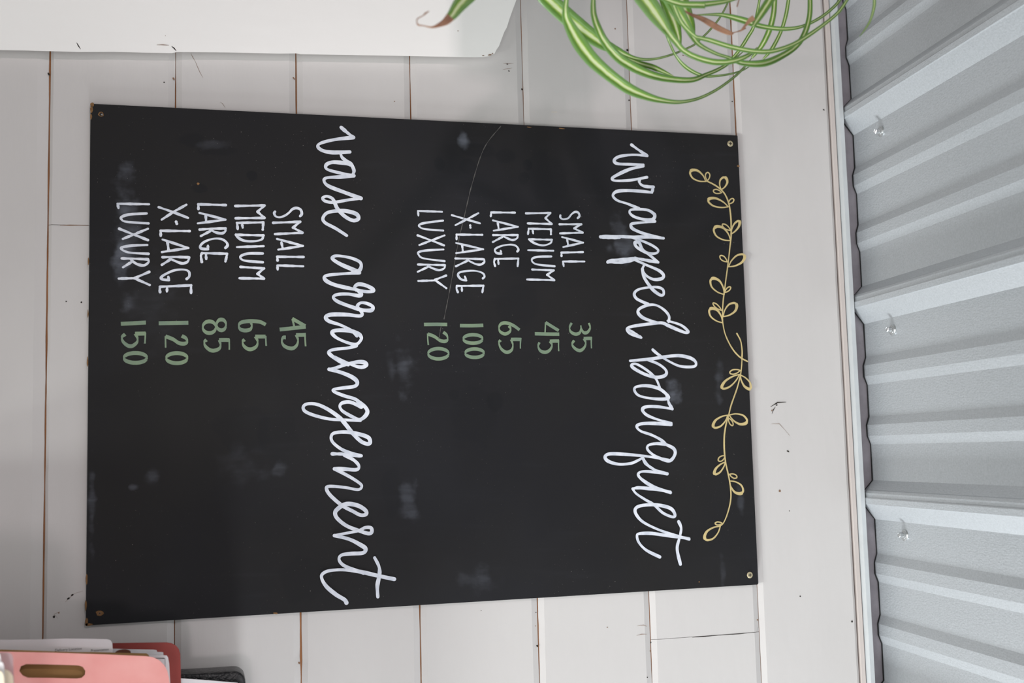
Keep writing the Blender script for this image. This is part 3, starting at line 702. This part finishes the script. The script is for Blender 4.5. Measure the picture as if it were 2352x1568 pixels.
# ------------------------------------------------------------------ spider plant in a hanging pot just left of the view
PC = Vector((-0.185, -0.36, 2.335))
sp = empty('spider_plant', (PC.x, PC.y, 2.19)); tag(sp, 'variegated spider plant with long arching striped leaves hanging before the planks', 'plant')
v, f = lathe([(.042, 0), (.046, .02), (.060, .13), (.064, .132), (.064, .150), (.058, .150), (.055, .128)], 28)
pot = link('pot', mesh('pot', [(PC.x + x, PC.y + y, 2.19 + z) for x, y, z in v], f[:-2] + [f[-1]]), M_pot, sp, True)
v, f = lathe([(.057, -.004), (.050, .0), (.02, .004)], 24)
link('soil', mesh('soil', [(PC.x + x, PC.y + y, 2.325 + z) for x, y, z in v], f), M_soil, pot)
def tube(P, r, n=6):
    V = []; F = []
    for i, p in enumerate(P):
        p = Vector(p); t = (Vector(P[min(i+1, len(P)-1)]) - Vector(P[max(i-1, 0)])).normalized()
        a = t.orthogonal().normalized(); b = t.cross(a)
        for k in range(n): V.append(p + (a * math.cos(2*math.pi*k/n) + b * math.sin(2*math.pi*k/n)) * r)
        if i:
            for k in range(n): q = (i-1)*n; F.append((q + k, q + (k+1) % n, q + n + (k+1) % n, q + n + k))
    return V, F
hz = PAN + SL * PC.y - 0.0005
for k in range(3):
    t = 2 * math.pi * k / 3 + 1.0
    V, F = tube([(PC.x + .063 * math.cos(t), PC.y + .063 * math.sin(t), 2.335), (PC.x + .03 * math.cos(t), PC.y + .03 * math.sin(t), 2.52), (PC.x, PC.y, 2.69)], 0.0014)
    link('cord', mesh('cord', V, F), M_cord, sp)
V, F = tube([(PC.x, PC.y, 2.69), (PC.x + .008, PC.y, 2.686), (PC.x + .012, PC.y, 2.70), (PC.x, PC.y, 2.71), (PC.x, PC.y, hz)], 0.0018)
link('hook', mesh('hook', V, F), M_screw, sp)

Z1 = (1220, 0, 5.8725); Z2 = (1560, 0, 5.8725); Z3 = (1900, 0, 5.204); Z4 = (900, 0, 6.918)
def cv(pts, Z): return [(x / Z[2] + Z[0], y / Z[2] + Z[1], w / Z[2]) for x, y, w in pts]
def leaf(pts, Y0, Y1, m=M_leaf, fold=0.22, roll=0.0, name='leaf', parent=None, root=True, bulge=0.0, mirror=False):
    """striped strap leaf: pts = (px, py, apparent width) from root to tip"""
    R = catmull(pts, 8); n = len(R); V = []; F = []; UV = []
    C3 = []
    for i, (x, y, w) in enumerate(R):
        u = i / (n - 1); Y = Y0 + (Y1 - Y0) * u + bulge * math.sin(math.pi * u)
        p = at(x, y, Y); C3.append((p, max(w, 0.6) * depth_of(p) / FPX))
    if root:                                                   # carry the leaf back to the crown of the plant
        p0, w0 = C3[0]; d0 = (C3[1][0] - p0).normalized(); base = PC + Vector((random.uniform(-.012, .012), random.uniform(-.012, .012), -0.008))
        c1 = p0 - d0 * min((p0 - base).length * .5, .12); pre = []
        for k in range(7):
            t = k / 7; q = base * (1-t)**2 + c1 * 2*t*(1-t) + p0 * t*t
            pre.append((q, w0 * (0.75 + 0.25 * t)))
        C3 = pre + C3
    n = len(C3)
    for i, (p, w) in enumerate(C3):
        t = (C3[min(i+1, n-1)][0] - C3[max(i-1, 0)][0]).normalized(); v_ = (p - CAM).normalized()
        s = t.cross(v_).normalized(); nn = s.cross(t).normalized()
        if nn.dot(v_) < 0: nn = -nn
        rr = roll * math.sin(3.1 * i / n + 1)
        s2 = s * math.cos(rr) + nn * math.sin(rr); n2 = nn * math.cos(rr) - s * math.sin(rr)
        for k, (a, dd) in enumerate(((-.5, 0), (-.26, .55), (0, 1.0), (.26, .55), (.5, 0))):
            V.append(p + s2 * (a * w) + n2 * (dd * fold * w)); UV.append((k / 4, i / (n - 1)))
        if i:
            for k in range(4): a = (i-1)*5 + k; F.append((a, a + 1, a + 6, a + 5))
    me = mesh(name, V, F); uv = me.uv_layers.new(name='UVMap')
    for lp_ in me.loops: uv.data[lp_.index].uv = UV[lp_.vertex_index]
    o = link(name, me, m, parent or sp, True)
    md = o.modifiers.new('thickness', 'SOLIDIFY'); md.thickness = 0.0004; md.offset = 0
    return o
# farther leaves first
leaf(cv([(1090,-40,30),(1050,180,36),(1000,370,42),(925,500,46),(850,620,46),(760,740,40),(640,850,24)], Z2), -.31, -.27, M_leafd)
leaf(cv([(1850,540,30),(1950,750,34),(2080,900,48),(2250,1000,46)], Z1) + cv([(400,1030,34),(650,1005,26),(850,950,20),(960,890,6)], Z2), -.33, -.28, M_leaf)
leaf(cv([(190,-50,225),(350,105,228),(560,290,228),(760,450,208),(950,580,165),(1150,680,108),(1400,785,50),(1640,798,32),(1900,735,28),(2150,630,26)], Z1) + cv([(230,580,26),(400,420,26),(540,250,25),(640,70,22),(690,-60,10)], Z2), -.36, -.28, M_leaf, .16)
leaf(cv([(838,-40,60),(843,190,82),(910,400,102),(1000,572,114),(1150,750,130),(1335,880,128),(1580,995,112),(1850,1062,90),(2160,1078,72)], Z1) + cv([(380,1000,54),(550,925,48),(700,830,36),(860,700,10)], Z2), -.38, -.31, M_leaf, .2)
leaf(cv([(480,-40,60),(462,150,88),(497,300,138),(640,560,196),(815,795,188),(1055,1010,164),(1325,1200,145),(1600,1312,100),(1790,1358,70),(1960,1376,54)], Z1) + cv([(120,1362,44),(300,1312,40),(520,1200,36),(740,1040,32),(880,905,28),(980,780,8)], Z2), -.40, -.32, M_leaf, .2)
leaf(cv([(1270,770,10),(1460,850,62),(1640,905,74),(1800,975,52),(1925,1028,8)], Z1), -.345, -.345, M_leafd, .1, 0, root=False)
leaf(cv([(1480,-40,46),(1440,200,50),(1370,430,46),(1250,660,50),(1130,800,20)], Z2), -.36, -.33, M_leafd)
leaf(cv([(1290,-40,66),(1270,200,72),(1210,420,76),(1110,620,66),(980,780,30)], Z2), -.37, -.34, M_leafd, .12)
leaf(cv([(1820,20,160),(1930,300,150),(1985,480,90),(2010,640,30),(1950,560,8)], Z1)[:4], -.35, -.34, M_leafd, .1)
leaf(cv([(2020,-40,170),(2080,150,170),(2150,330,120),(2195,450,40),(2215,520,4)], Z1), -.36, -.36, M_leafd, .1)
leaf(cv([(1240,-60,60),(1500,320,50),(1650,372,46),(1500,392,52),(1250,372,60),(1050,340,76),(850,270,86),(600,205,52),(400,198,26),(180,206,6)], Z2)[:0] + cv([(2200,-50,38),(2100,80,40),(1900,240,40),(1650,358,42),(1400,390,55),(1100,352,66),(880,278,86),(600,205,54),(400,196,28),(180,205,6)], Z2), -.35, -.38, M_leaf, .2)
leaf(cv([(1500,-60,250),(1690,200,220),(1850,430,120),(1950,560,90)], Z1) + cv([(60,680,72),(250,780,78),(500,838,82),(740,820,72),(940,740,52),(1060,640,20)], Z2), -.40, -.40, M_leaf, .16)
leaf(cv([(1850,-60,190),(1960,130,180),(2110,360,120)], Z1) + cv([(250,580,64),(480,715,46),(660,775,44),(860,850,70),(1150,850,96),(1400,745,84),(1590,610,72),(1700,430,74),(1760,200,68),(1765,-50,62)], Z2), -.41, -.37, M_leaf, .2)
leaf(cv([(-80,60,60),(30,300,60),(200,478,46)], Z2)+cv([(300,515,54),(420,545,62),(700,632,64),(1000,690,64),(1250,690,62),(1500,615,56),(1700,505,58),(1950,330,46),(2150,160,44),(2290,-40,36)], Z2), -.42, -.39, M_leaf, .16)
leaf(cv([(1700,-60,60),(2000,50,84),(2349,66,92)], Z1) + cv([(150,62,88),(320,58,80),(600,22,62),(820,-40,40)], Z2), -.44, -.42, M_leaf, .2)
l9 = leaf(cv([(1270,-70,120),(1140,130,112),(1050,270,86),(1000,350,50)], Z2), -.43, -.43, M_leaf, .16)
leaf(cv([(1010,235,66),(960,270,64),(900,335,36),(840,405,22),(815,425,8)], Z2), -.43, -.43, M_dry, .1, 0, 'dry_tip', l9, root=False)
leaf(cv([(565,-40,36),(560,80,36),(520,230,26),(460,340,18),(385,437,4)], Z3), -.45, -.45, M_leaf, .16)
l14 = leaf(cv([(1215,-80,260),(1080,70,220),(980,210,170),(925,275,140)], Z4), -.46, -.46, M_leaf, .12)
leaf(cv([(935,262,146),(870,330,120),(780,385,76),(640,432,30),(500,408,16),(420,395,24),(398,345,14),(410,296,16),(500,245,14),(530,215,26),(590,178,12)], Z4), -.46, -.46, M_dry, .1, 0, 'dry_tip', l14, root=False)
leaf(cv([(40,130,16),(160,195,36),(300,250,62),(420,315,80),(550,390,74),(690,447,56),(745,437,12),(830,412,20),(900,378,16)], Z2), -.40, -.40, M_dry, .1, 0, 'dry_leaf', sp, root=True)
leaf(cv([(815,-30,12),(795,40,14),(780,92,16)], Z2), -.42, -.42, M_dry, .1, 0, 'dry_leaf', sp, root=True)
